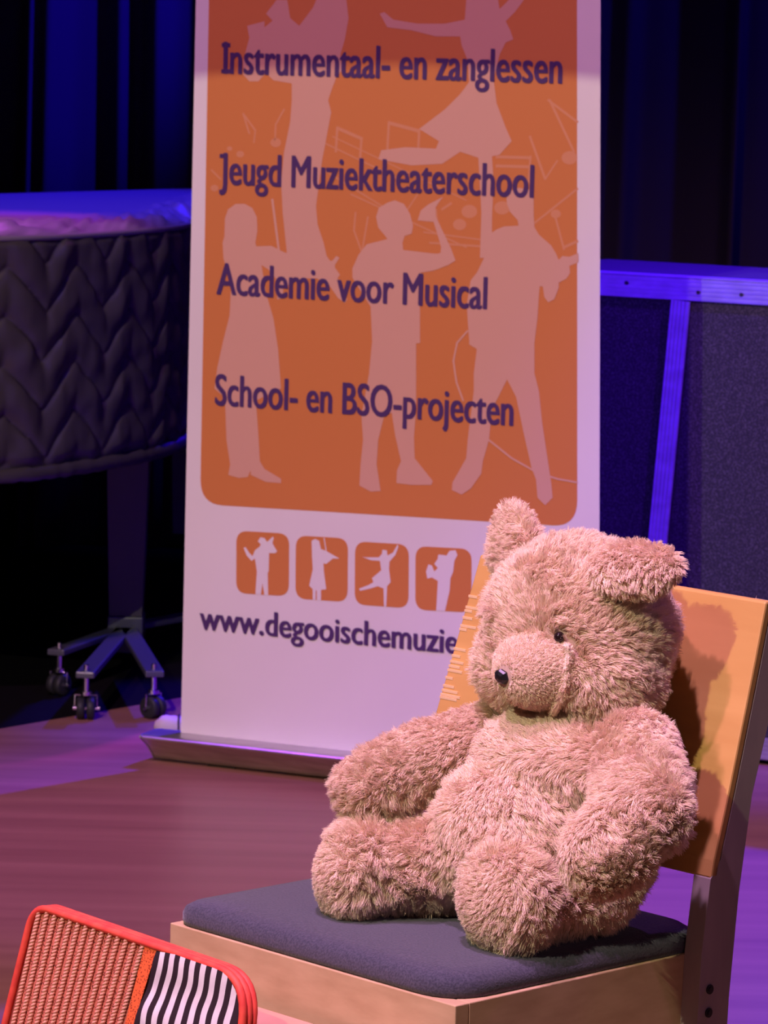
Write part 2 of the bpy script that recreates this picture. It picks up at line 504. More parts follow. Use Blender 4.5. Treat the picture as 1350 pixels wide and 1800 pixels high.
# four small square icons
icons = [([(231, 127), (455, 140), (453, 405), (230, 392)], [(262, 200), (270, 196), (285, 220), (300, 235), (310, 210), (330, 195), (335, 185), (322, 172), (333, 155), (350, 158), (362, 175), (385, 152), (390, 158), (384, 180), (404, 215), (395, 222), (370, 222), (368, 300), (364, 305), (366, 401), (350, 400), (342, 350), (335, 398), (312, 396), (318, 300), (310, 245), (295, 255), (275, 232)], []),
         ([(483, 147), (704, 160), (702, 430), (481, 415)], [(550, 170), (565, 162), (582, 170), (590, 205), (610, 212), (650, 235), (668, 245), (640, 245), (612, 268), (600, 265), (602, 300), (612, 375), (590, 378), (590, 424), (572, 422), (572, 380), (568, 380), (567, 420), (555, 419), (555, 375), (540, 360), (555, 290), (552, 240)], [[(603, 158), (612, 215)]]),
         ([(734, 172), (962, 186), (960, 456), (732, 440)], [(765, 238), (780, 240), (835, 240), (848, 225), (850, 208), (868, 210), (872, 232), (895, 220), (914, 186), (918, 195), (905, 230), (880, 258), (878, 290), (885, 345), (870, 362), (866, 450), (857, 449), (855, 372), (830, 362), (800, 372), (755, 382), (752, 372), (790, 358), (812, 345), (806, 328), (845, 295), (840, 255), (800, 252)], []),
         ([(990, 192), (1228, 205), (1226, 474), (989, 462)], [(1085, 235), (1088, 228), (1122, 232), (1135, 212), (1160, 210), (1168, 230), (1155, 255), (1150, 300), (1138, 330), (1135, 380), (1115, 468), (1078, 466), (1085, 340), (1060, 325), (1040, 330), (1035, 300), (1045, 270), (1060, 275), (1070, 300), (1085, 285), (1070, 268), (1085, 245)], [])]
for sq, fig, lines in icons:
    tile = flat('icon_tile', [round_poly(st(Iq(sq)), .024, 8)], 0.0008, M_ORANGE, banner)
    ex = []
    for ln in lines:
        ex += stroke(Iq(ln), 1.6)
    flat('icon_figure', [st(Iq(fig))] + ex, 0.0012, M_WHITE, tile)


def lettering(txt, a_px, b_px, z, asc, serif=()):
    """one printed line: text stretched between two points of the banner, `asc` = ascender height in metres"""
    def curve_mesh(s, off=0.0):
        cu = bpy.data.curves.new('t', 'FONT')
        cu.body = s
        cu.size = 1.0
        cu.offset = off
        cu.resolution_u = 4
        o = bpy.data.objects.new('t', cu)
        COL.objects.link(o)
        dg = bpy.context.evaluated_depsgraph_get()
        me = bpy.data.meshes.new_from_object(o.evaluated_get(dg))
        bpy.data.objects.remove(o)
        bpy.data.curves.remove(cu)
        v = np.empty(len(me.vertices) * 3)
        me.vertices.foreach_get('co', v)
        f = [tuple(p.vertices) for p in me.polygons]
        bpy.data.meshes.remove(me)
        return v.reshape(-1, 3), f
    vl, _ = curve_mesh('l')
    h = vl[:, 1].max()
    v, f = curve_mesh(txt)
    sm = 0.031
    x0, x1 = v[:, 0].min() - sm, v[:, 0].max() + sm
    sA, sB = b_st(*a_px)[0], b_st(*b_px)[0]
    kx, ky = (sB - sA) / (x1 - x0), asc / h
    verts, faces = [], []
    for i, dx in enumerate((-sm, -sm / 3, sm / 3, sm)):
        n0 = len(verts)
        for p in v:
            verts.append(b_pt(sA + (p[0] + dx - x0) * kx, z + (p[1] + (.008, -.008, .008, -.008)[i]) * ky, 0.0022 + 0.00008 * i))
        faces += [tuple(n0 + j for j in ff) for ff in f]
    for (sx0, sx1, y0, y1) in serif:
        n0 = len(verts)
        for p in ((sx0, y0), (sx1, y0), (sx1, y1), (sx0, y1)):
            verts.append(b_pt(sA + p[0], z + p[1], 0.0022))
        faces.append((n0, n0 + 1, n0 + 2, n0 + 3))
    obj('lettering', mesh_from(verts, faces), M_INK, banner)


CH = .0585
lettering('Instrumentaal- en zanglessen', (393, 127), (989, 149), 1.3638, .060, ((-.004, .0145, 0, .008), (-.004, .0145, CH - .008, CH)))
lettering('Jeugd Muziektheaterschool', (386, 325), (939, 348), 1.1503, .060, ((.000, .013, CH - .008, CH),))
lettering('Academie voor Musical', (381, 518), (857, 544), 0.9366, .060)
lettering('School- en BSO-projecten', (378, 714), (903, 748), 0.7195, .060)
lettering('www.degooischemuzie', (351, 1107), (806, 1148), 0.2737, .047)

# ------------------------------------------------------------------ flight case
C_O = on_z(1340, 1345, 0.0)
PC = -0.50
C_S = np.array([math.cos(PC), math.sin(PC), 0.0])
C_N = np.array([-math.sin(PC), math.cos(PC), 0.0])


def c_pt(px, py, lift=0.0):
    return on_plane(px, py, C_O - C_N * lift, C_N)


def c_sz(px, py):
    P = c_pt(px, py)
    return ((P - C_O) @ C_S, P[2])


case = thing('flight_case', 'black flight case with ridged aluminium edging behind the wooden chair', 'flight case', tuple(C_O))
zt = c_sz(1195, 488)[1]
sL, sR = -0.62, 0.34
obj('case_body', box(C_O, C_S, C_N, UPZ, (sL, 0.004, 0.008), (sR, 0.50, zt - .002)), M_CASE, case)


def rail(name, a, b2, w, side, ridges=5):
    """ridged aluminium extrusion in the case's front plane, from a to b2 (s, z), width w towards side"""
    a, b2 = np.array(a), np.array(b2)
    d = unit(b2 - a)
    n = np.array([-d[1], d[0]]) * side
    bm = bmesh.new()
    P = lambda q, l: C_O + C_S * q[0] + UPZ * q[1] - C_N * l
    bm_prism(bm, [P(a, 0), P(b2, 0), P(b2 + n * w, 0), P(a + n * w, 0)], -C_N * 0.003)
    for k in range(ridges):
        c0 = (k + .22) / ridges * w
        c1 = (k + .78) / ridges * w
        bm_prism(bm, [P(a + n * c0, .003), P(b2 + n * c0, .003), P(b2 + n * c1, .003), P(a + n * c1, .003)], -C_N * 0.002)
    return obj(name, bm, M_ALU, case)


rw = 0.045
rail('top_edging', (sL, zt), (sR, zt), rw, -1)
rail('bottom_edging', (sL, 0.012), (sR, 0.012), rw, 1)
m0, m1 = c_sz(1181, 525), c_sz(1145, 900)
k_ = (m1[0] - m0[0]) / (m1[1] - m0[1])
rail('middle_edging', (m0[0] + k_ * (zt - rw - m0[1]), zt - rw), (m0[0] + k_ * (.012 + rw - m0[1]), .012 + rw), .042, 1)
obj('top_lip', box(C_O, C_S, C_N, UPZ, (sL, -.003, zt - .002), (sR, .05, zt + .002)), M_ALU, case)
for px_, py_ in ((1103, 497), (1229, 514), (1305, 518)):
    s, z = c_sz(px_, py_)
    bm = bmesh.new()
    bm_cyl(bm, C_O + C_S * s + UPZ * z - C_N * .005, C_N, .0042, .003, 12)
    obj('rivet', bm, M_RUBBER, case)

# ------------------------------------------------------------------ covered grand piano
ctrl = [(-1.62, 9.9), (-1.62, 8.6), (-1.50, 7.95), (-1.25, 7.62), (-1.0, 7.47), (-.80, 7.50), (-.64, 7.72), (-.50, 8.05), (-.44, 8.45), (-.40, 9.0), (-.36, 9.9)]


def catmull(P, n):
    P = [np.array(p, float) for p in P]
    Q = [2 * P[0] - P[1]] + P + [2 * P[-1] - P[-2]]
    out = []
    for i in range(1, len(Q) - 2):
        for t in np.linspace(0, 1, n, endpoint=False):
            a, b2, c, d = Q[i - 1], Q[i], Q[i + 1], Q[i + 2]
            out.append(.5 * ((2 * b2) + (c - a) * t + (2 * a - 5 * b2 + 4 * c - d) * t * t + (3 * b2 - a - 3 * c + d) * t ** 3))
    out.append(P[-1])
    return out


path = catmull(ctrl, 60)
lens = [0]
for a, b2 in zip(path[:-1], path[1:]):
    lens.append(lens[-1] + np.linalg.norm(b2 - a))
lens = np.array(lens)
NP = 900
ss = np.linspace(0, lens[-1], NP)
pxs = np.interp(ss, lens, [p[0] for p in path])
pys = np.interp(ss, lens, [p[1] for p in path])
tx, ty = np.gradient(pxs), np.gradient(pys)
tl = np.hypot(tx, ty)
nx, ny = ty / tl, -tx / tl                      # outward (towards the camera at the tail)
if np.mean(ny[NP // 3:NP // 2]) > 0:
    nx, ny = -nx, -ny
Z_TOP, Z_BOT = 1.02, 0.535
rows = 170
tri = lambda q: abs((q % 1.0) - .5) * 4 - 1
verts, faces = [], []
zs = list(np.linspace(Z_BOT - 0.0, Z_TOP - .004, rows))
for z in zs:
    for i in range(NP):
        s = ss[i]
        wob = 0.05 * mnoise.noise(Vector((s * 5, z * 5, 0))) + .03 * mnoise.noise(Vector((s * 14, z * 12, 3)))
        q = (z + 0.050 * tri(s / 0.215 + wob) + 0.02 * wob) / 0.101
        fr = q - math.floor(q)
        pil = (math.sin(math.pi * fr)) ** 0.55
        e = min(1, (z - Z_BOT) / .03, (Z_TOP - z) / .02)
        off = 0.004 + 0.013 * pil * max(0, e) + .010 * (1 - abs(tri(s / .215 + wob))) * fr
        off += .006 * mnoise.noise(Vector((s * 20, z * 20, 9)))
        verts.append((pxs[i] + nx[i] * off, pys[i] + ny[i] * off, z))
for j in range(rows - 1):
    for i in range(NP - 1):
        a = j * NP + i
        faces.append((a, a + 1, a + NP + 1, a + NP))
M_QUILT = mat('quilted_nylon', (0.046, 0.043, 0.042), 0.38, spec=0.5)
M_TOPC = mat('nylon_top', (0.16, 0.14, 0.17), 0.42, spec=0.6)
cover = thing('piano_cover', 'dark quilted nylon cover draped over the grand piano', 'piano cover', (-.95, 8.6, Z_TOP))
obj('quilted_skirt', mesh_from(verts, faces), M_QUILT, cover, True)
# top: rings from the outline inwards, wrinkled near the seam
verts, faces = [], []
cx_, cy_ = -1.0, 9.0
rings = 40
idx = list(range(0, NP, 2))
for k in range(rings + 1):
    f = (k / rings) ** 1.6
    for i in idx:
        x = pxs[i] + nx[i] * .006 + (cx_ - pxs[i]) * f
        y = pys[i] + ny[i] * .006 + (cy_ - pys[i]) * f
        if k > 0:
            y = min(y, 9.9)
        d = f * 0.9
        s = ss[i]
        w = math.exp(-((d - .09) / .10) ** 2)
        z = Z_TOP + .020 * (1 - math.exp(-d / .05)) + .026 * w * (mnoise.noise(Vector((s * 11 + d * 9, d * 14, 2)))) + .012 * w * mnoise.noise(Vector((s * 26 - d * 30, d * 20, 5)))
        if k == 0:
            z = Z_TOP - .004
        verts.append((x, y, z))
m = len(idx)
for k in range(rings):
    for i in range(m - 1):
        a = k * m + i
        faces.append((a, a + 1, a + m + 1, a + m))
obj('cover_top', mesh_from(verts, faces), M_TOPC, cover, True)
bm = bmesh.new()
bm_tube(bm, [(pxs[i] + nx[i] * .010, pys[i] + ny[i] * .010, Z_TOP - .004) for i in range(0, NP, 4)], .0065, 8)
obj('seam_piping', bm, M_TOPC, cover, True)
bm = bmesh.new()
bm_tube(bm, [(pxs[i] + nx[i] * .006, pys[i] + ny[i] * .006, Z_BOT - .006 + .003 * mnoise.noise(Vector((ss[i] * 30, 0, 0)))) for i in range(0, NP, 3)],
        [.016 + .005 * mnoise.noise(Vector((ss[i] * 40, 5, 0))) for i in range(0, NP, 3)], 10)
obj('hem', bm, M_QUILT, cover, True)

piano = thing('grand_piano', 'black grand piano mostly hidden under its quilted cover', 'piano', (-1.0, 8.7, 0))
bm = bmesh.new()
rim = [(pxs[i] - nx[i] * .02, pys[i] - ny[i] * .02) for i in range(0, NP, 10)]
bm_prism(bm, [(x, y, .57) for x, y in rim], (0, 0, Z_TOP - .035 - .57))
obj('piano_body', bm, M_BLACK, piano)


def piano_leg(x, y):
    bm = bmesh.new()
    rings = []
    for z, h in ((.568, .047), (.50, .047), (.1285, .037)):
        rings.append([bm.verts.new((x + a * h, y + b2 * h, z)) for a, b2 in ((-1, -1), (1, -1), (1, 1), (-1, 1))])
    for r0, r1 in zip(rings[:-1], rings[1:]):
        for k in range(4):
            bm.faces.new((r0[k], r0[(k + 1) % 4], r1[(k + 1) % 4], r1[k]))
    bm.faces.new(rings[0])
    bm.faces.new(rings[-1][::-1])
    bmesh.ops.recalc_face_normals(bm, faces=bm.faces[:])
    return obj('piano_leg', bm, add_noise(mat('leg_lacquer', (.07, .055, .06), .5), (.06, .048, .05), (.08, .065, .07), (8, 8, 2)), piano)


LEGY = 8.28
LEGX = at(222, 1112, LEGY)
piano_leg(LEGX[0], LEGY)
piano_leg(-1.45, 9.7)
piano_leg(-.52, 9.7)

dolly = thing('piano_dolly', 'black three-armed trolley on casters under the piano leg', 'dolly', (LEGX[0], LEGY, 0))
M_DOLLY = mat('dolly_paint', (.07, .07, .085), .35, spec=.6)
bm = bmesh.new()
bm_box(bm, (LEGX[0], LEGY, 0), (1, 0, 0), (0, 1, 0), (0, 0, 1), (-.040, -.046, .045), (.040, .046, .128), .003)
obj('leg_cup', bm, M_DOLLY, dolly)
caster_spots = [(-.618, 7.655), (-.478, 7.69), (-.70, 7.93)]
for x, y in caster_spots + [(-.36, 8.6)]:
    d = np.array([x - LEGX[0], y - LEGY, 0])
    L_ = np.linalg.norm(d)
    d = d / L_
    n = np.array([-d[1], d[0], 0])
    obj('dolly_arm', box((LEGX[0], LEGY, 0), d, n, UPZ, (.03, -.020, .090), (L_ + .02, .020, .104), .003), M_DOLLY, dolly)
for k, (x, y) in enumerate(caster_spots + [(-.36, 8.6)]):
    e = thing('caster', '', 'x', (x, y, 0))
    del e['label'], e['category']
    e.parent = dolly
    e.matrix_parent_inverse = dolly.matrix_world.inverted()
    ang = (0.05, .9, -.6, .4)[k]
    a = np.array([math.cos(ang), math.sin(ang), 0])
    b2 = np.array([-math.sin(ang), math.cos(ang), 0])
    c = np.array([x, y, 0])
    bpy.context.view_layer.update()
    for s in (-1, 1):
        bm = bmesh.new()
        prof = [(-.0085, .012), (-.0085, .020), (-.006, .0235), (.006, .0235), (.0085, .020), (.0085, .012)]
        ctr = c + a * s * .0105 + UPZ * .0235
        rg = []
        for p, r in prof:
            rg.append([bm.verts.new(tuple(ctr + a * p + (b2 * math.cos(t) + UPZ * math.sin(t)) * r)) for t in np.linspace(0, 2 * math.pi, 28, endpoint=False)])
        for r0, r1 in zip(rg[:-1], rg[1:]):
            for q in range(28):
                bm.faces.new((r0[q], r0[(q + 1) % 28], r1[(q + 1) % 28], r1[q]))
        bm.faces.new(rg[0][::-1])
        bm.faces.new(rg[-1])
        bmesh.ops.recalc_face_normals(bm, faces=bm.faces[:])
        obj('wheel', bm, M_RUBBER, e, True)
    bm = bmesh.new()
    bm_tube(bm, [c + a * -.023 + UPZ * .02, c + a * -.023 + UPZ * .052, c + a * .023 + UPZ * .052, c + a * .023 + UPZ * .02], .0022, 6)
    bm_cyl(bm, c + UPZ * .0235, a, .004, .054, 12)
    bm_cyl(bm, c + a * .027 + UPZ * .0235, a, .0045, .006, 12)
    obj('fork', bm, M_CHROME, e)
    bm = bmesh.new()
    bm_cyl(bm, c + UPZ * .056, UPZ, .012, .008, 16)
    bm_cyl(bm, c + UPZ * .072, UPZ, .0062, .034, 16)
    bm_cyl(bm, c + UPZ * .110, UPZ, .0055, .012, 12)
    obj('stem', bm, M_CHROME, e)

# rolled bundle lying behind the left end of the banner base
bw_c = on_z(301, 1276, 0.022)
bundle = thing('rolled_bundle', 'small pale rolled bundle with dark band behind the banner base', 'bundle', (bw_c[0], bw_c[1], 0))
bm = bmesh.new()
pp = []
for t in np.linspace(-1, 1, 15):
    pp.append(bw_c + np.array([.055 * t + .022, .004 * math.sin(4 * t), .001 * math.sin(9 * t)]))
bm_tube(bm, pp, [.021 * (1 - .55 * abs(t) ** 6) * (1 + .05 * math.sin(t * 17) + .08 * math.sin(t * 41)) for t in np.linspace(-1, 1, 15)], 18)
obj('cloth_roll', bm, mat('pale_cloth', (.6, .55, .55), .8), bundle, True)
bm = bmesh.new()
bm_tube(bm, [bw_c + np.array([.016, .0232 * math.cos(t), .0232 * math.sin(t)]) for t in np.linspace(0, 2 * math.pi, 24, endpoint=False)], .0022, 6, closed=True)
obj('band', bm, M_RUBBER, bundle, True)

# ------------------------------------------------------------------ wooden chair
PHI = 0.8074
CU = np.array([-math.cos(PHI), math.sin(PHI), 0])          # front right corner towards front left corner
CV = np.array([math.sin(PHI), math.cos(PHI), 0])           # front towards back
FR = np.array([0.0874, 3.7381, 0.0])
W = 0.4585


def ch(u, d, z):
    return FR + CU * u + CV * d + UPZ * z


def ch_d(px, py, d):
    return on_plane(px, py, FR + CV * d, CV)


chair = thing('wooden_chair', 'pale wooden chair with slate seat cushion carrying the teddy bear', 'chair', tuple(ch(W / 2, .2, 0)))
LT = 0.025
side = [(.442, .830), (.4265, .765), (.411, .703), (.390, .62), (.370, .548), (.3665, .528), (.356, .445), (.353, .366), (.355, .25), (.372, .0),
        (.420, .0), (.405, .25), (.404, .358), (.405, .388), (.415, .504), (.431, .613), (.455, .675 + .02), (.468, .765), (.474, .795), (.466, .815), (.452, .826)]
for u0 in (-LT, .392):
    bm = bmesh.new()
    pf = [(d, z) for d, z in side]
    # below the backrest the leg stands forward to the panel's front face
    lowf = []
    for d, z in pf:
        if z > .53 and d < .448 and (d, z) in side[:5]:
            lowf.append((d + .012, z))
        else:
            lowf.append((d, z))
    bm_prism(bm, [ch(u0, d, z) for d, z in lowf], CU * LT)
    o = obj('back_leg', bm, M_EDGE, chair)
    md = o.modifiers.new('eased', 'BEVEL')
    md.width = .0015
    md.segments = 2
    md.limit_method = 'ANGLE'
for u0 in (0.004, W - .034):
    bm = bmesh.new()
    bm_box(bm, FR, CU, CV, UPZ, (u0, .022, 0), (u0 + .03, .058, .43), .003)
    obj('front_leg', bm, M_BIRCHX, chair)
obj('front_apron', box(FR, CU, CV, UPZ, (0, 0, .345), (W, .020, .44), .0012), M_BIRCHX, chair)
for u0, dd_ in ((0.0, .40), (W - .02, .35)):
    obj('side_apron', box(FR, CU, CV, UPZ, (u0, .0202, .345), (u0 + .02, dd_, .44), .0012), M_BIRCHX, chair)
obj('rear_apron', box(FR, CU, CV, UPZ, (.02, .372, .36), (W - .02, .39, .43), .001), M_BIRCHX, chair)
obj('seat_board', box(FR, CU, CV, UPZ, (.021, .021, .42), (W - .021, .37, .434)), M_BIRCHX, chair)
# backrest: bent plywood following the legs' front edge
verts, faces = [], []
prof = [(d, z) for d, z in side[:6]]
zz = np.linspace(.528, .830, 16)
dd = np.interp(zz, [z for d, z in prof[::-1]], [d for d, z in prof[::-1]])
uu = np.linspace(-LT, .455, 25)
nu = len(uu)
umax = lambda z: .421 + (.829 - z) * .112
for lay in (0, .012):
    for z, d in zip(zz, dd):
        for u in uu:
            verts.append(ch(-LT + (u + LT) / (.455 + LT) * (umax(z) + LT), d + lay, z))
nz_ = len(zz)
g = lambda l, j, i: l * nz_ * nu + j * nu + i
for j in range(nz_ - 1):
    for i in range(nu - 1):
        faces.append((g(0, j, i), g(0, j, i + 1), g(0, j + 1, i + 1), g(0, j + 1, i)))
        faces.append((g(1, j, i), g(1, j + 1, i), g(1, j + 1, i + 1), g(1, j, i + 1)))
    faces.append((g(0, j, 0), g(0, j + 1, 0), g(1, j + 1, 0), g(1, j, 0)))
    faces.append((g(0, j, nu - 1), g(1, j, nu - 1), g(1, j + 1, nu - 1), g(0, j + 1, nu - 1)))
for i in range(nu - 1):
    faces.append((g(0, 0, i), g(1, 0, i), g(1, 0, i + 1), g(0, 0, i + 1)))
    faces.append((g(0, nz_ - 1, i), g(0, nz_ - 1, i + 1), g(1, nz_ - 1, i + 1), g(1, nz_ - 1, i)))
bk = obj('backrest', mesh_from(verts, faces), M_BIRCH, chair, False)
md2 = bk.modifiers.new('eased', 'BEVEL')
md2.width = .0025
md2.segments = 2
md2.limit_method = 'ANGLE'
# splintered veneer along the backrest's edge
for py_, ln in ((1037, .012), (1056, .022), (1062, .010), (1074, .014), (1088, .024), (1094, .010), (1128, .018), (1140, .012), (1150, .02), (1158, .016), (1165, .022), (1178, .010), (1192, .016), (1200, .024), (1207, .030), (1212, .026)):
    z = .633 + (.829 - .633) * (1250 - py_) / (1250 - 966)
    d = np.interp(z, [q for p, q in prof[::-1]], [p for p, q in prof[::-1]])
    bm = bmesh.new()
    bm_box(bm, ch(umax(z), d, z), CU, CV, UPZ, (-ln - .003, -.0007, -.0012), (-.0004, .001, .0018))
    obj('veneer_splinter', bm, M_CHIP, chair)
for px_, py_ in ((1247, 1739), (1245, 1780)):
    P = on_plane(px_, py_, FR - CU * LT, CU)
    bm = bmesh.new()
    bm_cyl(bm, P, CU, .0055, .003, 18)
    bm_cyl(bm, P - CU * .001, CU, .003, .003, 6)
    obj('bolt', bm, M_RUBBER, chair)
# cushion: rounded pad
pl2 = round_poly([(.006, .002), (W - .003, .002), (W - .006, .40), (.002, .40)], [.06, .03, .05, .05], 8)
cen = np.mean(pl2, axis=0)
verts, faces = [], []
levels = [(1.0 - .004, .441), (1.0, .446), (1.0, .4535), (.988, .4605), (.955, .4655), (.88, .468), (.7, .469), (.4, .469), (.1, .469)]
n = len(pl2)
for f, z in levels:
    for p in pl2:
        q = cen + (np.array(p) - cen) * f
        verts.append(ch(q[0], q[1], z))
for k in range(len(levels) - 1):
    for i in range(n):
        faces.append((k * n + i, k * n + (i + 1) % n, (k + 1) * n + (i + 1) % n, (k + 1) * n + i))
faces.append(tuple(range((len(levels) - 1) * n, len(levels) * n)))
faces.append(tuple(range(n))[::-1])
obj('seat_cushion', mesh_from(verts, faces), M_CUSHION, chair, True)

# ------------------------------------------------------------------ low crate in front of the chair
crate = thing('wooden_crate', 'low pale wooden crate in front of chair behind the red bag', 'crate', tuple(ch(.2, -.06, 0)))
zc = .372
M_CRATE = add_noise(mat('crate_wood', (.8, .5, .35), .5), (.52, .28, .18), (.62, .36, .24), (12, 12, 50), 4)
for d0 in (-.10, -.032):
    obj('long_board', box(FR, CU, CV, UPZ, (.02, d0, .0), (.44, d0 + .012, zc), .001), M_CRATE, crate)
for u0 in (.0205, .4275):
    obj('end_board', box(FR, CU, CV, UPZ, (u0, -.0875, .0), (u0 + .012, -.0325, zc - .001), .001), M_CRATE, crate)
obj('crate_lid', box(FR, CU, CV, UPZ, (.018, -.102, zc), (.442, -.018, zc + .01), .001), M_CRATE, crate)

# ------------------------------------------------------------------ red bag with netting and stripes
BG_D = -.150
bag_o = ch_d(240, 1760, -.136)
LEAN = 0.10
bn = unit(CV * math.cos(LEAN) - UPZ * math.sin(LEAN))       # away from the viewer


def bag_px(px, py):
    return on_plane(px, py, bag_o, bn)


ea = unit(bag_px(400, 1709) - bag_px(110, 1580))              # along the top edge, to the right
eb = np.cross(bn, ea)
if eb[2] > 0:
    eb = -eb                                                  # down the bag
b00 = bag_px(62, 1583)


def bag_ab(px, py):
    P = bag_px(px, py) - b00
    return (P @ ea, P @ eb)


def bag_pt(a, b2, out=0.0):
    return b00 + ea * a + eb * b2 - bn * out


a1, _ = bag_ab(432, 1790)
BH = 0.40
LL = bag_ab(8, 1800)
outline = round_poly([(0.002, 0.004), (a1 - .004, -.004 + bag_ab(415, 1716)[1]), (a1 + .012, BH), (LL[0] - .03, BH)], [.028, .05, .05, .05], 8)
bag = thing('mesh_bag', 'red-edged bag with salmon netting and striped panel leaning by the chair', 'bag', tuple(bag_pt(.15, BH)))
BT = .013


def btop(a):
    best = None
    for (a0, c0), (a2, c2) in zip(outline, outline[1:] + outline[:1]):
        if min(a0, a2) <= a <= max(a0, a2) and abs(a2 - a0) > 1e-7:
            v_ = c0 + (c2 - c0) * (a - a0) / (a2 - a0)
            best = v_ if best is None else min(best, v_)
    return best if best is not None else .03


def puff(a, b2):
    x = min(1, max(0, a / a1))
    return .010 * (4 * x * (1 - x)) ** .5


bm = bmesh.new()
bm_prism(bm, [bag_pt(a, b2, -BT) for a, b2 in outline], -bn * BT)
obj('bag_back', bm, M_BAGBACK, bag)
bm = bmesh.new()
bm_tube(bm, [bag_pt(a, b2, .002) for a, b2 in outline], .0044, 10, closed=True)
bm_tube(bm, [bag_pt(a * 1.0, b2, -.006) for a, b2 in outline], .0044, 10, closed=True)
bm_tube(bm, [bag_pt(a, b2, -BT) for a, b2 in outline], .0045, 8, closed=True)
obj('red_piping', bm, M_PIPING, bag, True)

# column lines lean with the bag: left end of the columns follows the bag's left edge
tl_, bl_ = np.array(bag_ab(66, 1600)), np.array(bag_ab(20, 1800))
tr_, br_ = np.array(bag_ab(262, 1665)), np.array(bag_ab(222, 1800))
sdir_l = (bl_ - tl_) / (bl_[1] - tl_[1])
sdir_r = (br_ - tr_) / (br_[1] - tr_[1])


def col_pt(f, b2, out):
    """point at fraction f across the netting at depth b2 down the bag"""
    pl_ = tl_ + sdir_l * (b2 - tl_[1])
    pr_ = tr_ + sdir_r * (b2 - tr_[1])
    q = pl_ * (1 - f) + pr_ * f
    return bag_pt(q[0], b2, out)


def col_a(f, b2):
    return (tl_ + sdir_l * (b2 - tl_[1]))[0] * (1 - f) + (tr_ + sdir_r * (b2 - tr_[1]))[0] * f


# backing net
verts, faces = [], []
nb, na = 60, 30
for j in range(nb + 1):
    for i in range(na + 1):
        t_ = btop(col_a(i / na, btop(col_a(i / na, .02))))
        b2 = t_ + (BH - .006 - t_) * j / nb
        verts.append(col_pt(i / na, b2, .0012))
for j in range(nb):
    for i in range(na):
        a = j * (na + 1) + i
        faces.append((a, a + 1, a + na + 2, a + na + 1))
M_NET = mat('salmon_net', (.62, .2, .13), .7)
N_, L_n, B_ = nodes(M_NET)
tc = N_.new('ShaderNodeTexCoord')
vo = N_.new('ShaderNodeTexVoronoi')
vo.inputs['Scale'].default_value = 420
cr = N_.new('ShaderNodeValToRGB')
cr.color_ramp.elements[0].position = .28
cr.color_ramp.elements[1].position = .42
cr.color_ramp.elements[0].color = (.10, .012, .01, 1)
cr.color_ramp.elements[1].color = (.60, .17, .11, 1)
L_n.new(tc.outputs['Object'], vo.inputs['Vector'])
L_n.new(vo.outputs['Distance'], cr.inputs[0])
L_n.new(cr.outputs[0], B_.inputs['Base Color'])
net = obj('net_panel', mesh_from(verts, faces), M_NET, bag, True)
bm = bmesh.new()
NC = 14
for c in range(NC):
    f = (c + .5) / NC
    for ph in (0, math.pi):
        pts = []
        for b2 in np.arange(btop(col_a(f, btop(col_a(f, .02)))) + .002, BH - .012, .0011):
            ang = b2 / .0085 * 2 * math.pi + ph
            w = .0016 * math.cos(ang)
            hgt = .0030 + .0011 * math.sin(ang)
            P = col_pt(f, b2, hgt) + ea * w
            pts.append(P)
        bm_tube(bm, pts, .0019, 5, cap=False)
obj('twisted_cords', bm, M_CORD, net, True)
# orange net strip between netting and stripes
verts, faces = [], []
s0a, s0b = np.array(bag_ab(262, 1660)), np.array(bag_ab(226, 1800))
s1a, s1b = np.array(bag_ab(281, 1668)), np.array(bag_ab(240, 1800))
e0, e1 = (s0b - s0a) / (s0b[1] - s0a[1]), (s1b - s1a) / (s1b[1] - s1a[1])
for j in range(41):
    t_ = btop(s0a[0] + .006)
    b2 = t_ + (BH - .006 - t_) * j / 40
    p0 = s0a + e0 * (b2 - s0a[1])
    p1 = s1a + e1 * (b2 - s1a[1])
    for f in np.linspace(-.1, 1, 6):
        verts.append(bag_pt(p0[0] + (p1[0] - p0[0]) * f, b2, .0042))
for j in range(40):
    for i in range(5):
        a = j * 6 + i
        faces.append((a, a + 1, a + 7, a + 6))
M_STRIP = mat('orange_net', (.85, .17, .05), .7)
N_, L_n, B_ = nodes(M_STRIP)
tc = N_.new('ShaderNodeTexCoord')
vo = N_.new('ShaderNodeTexVoronoi')
vo.inputs['Scale'].default_value = 380
cr = N_.new('ShaderNodeValToRGB')
cr.color_ramp.elements[0].position = .22
cr.color_ramp.elements[1].position = .4
cr.color_ramp.elements[0].color = (.30, .03, .01, 1)
cr.color_ramp.elements[1].color = (.85, .15, .04, 1)
L_n.new(tc.outputs['Object'], vo.inputs['Vector'])
L_n.new(vo.outputs['Distance'], cr.inputs[0])
L_n.new(cr.outputs[0], B_.inputs['Base Color'])
obj('orange_strip', mesh_from(verts, faces), M_STRIP, bag, True)
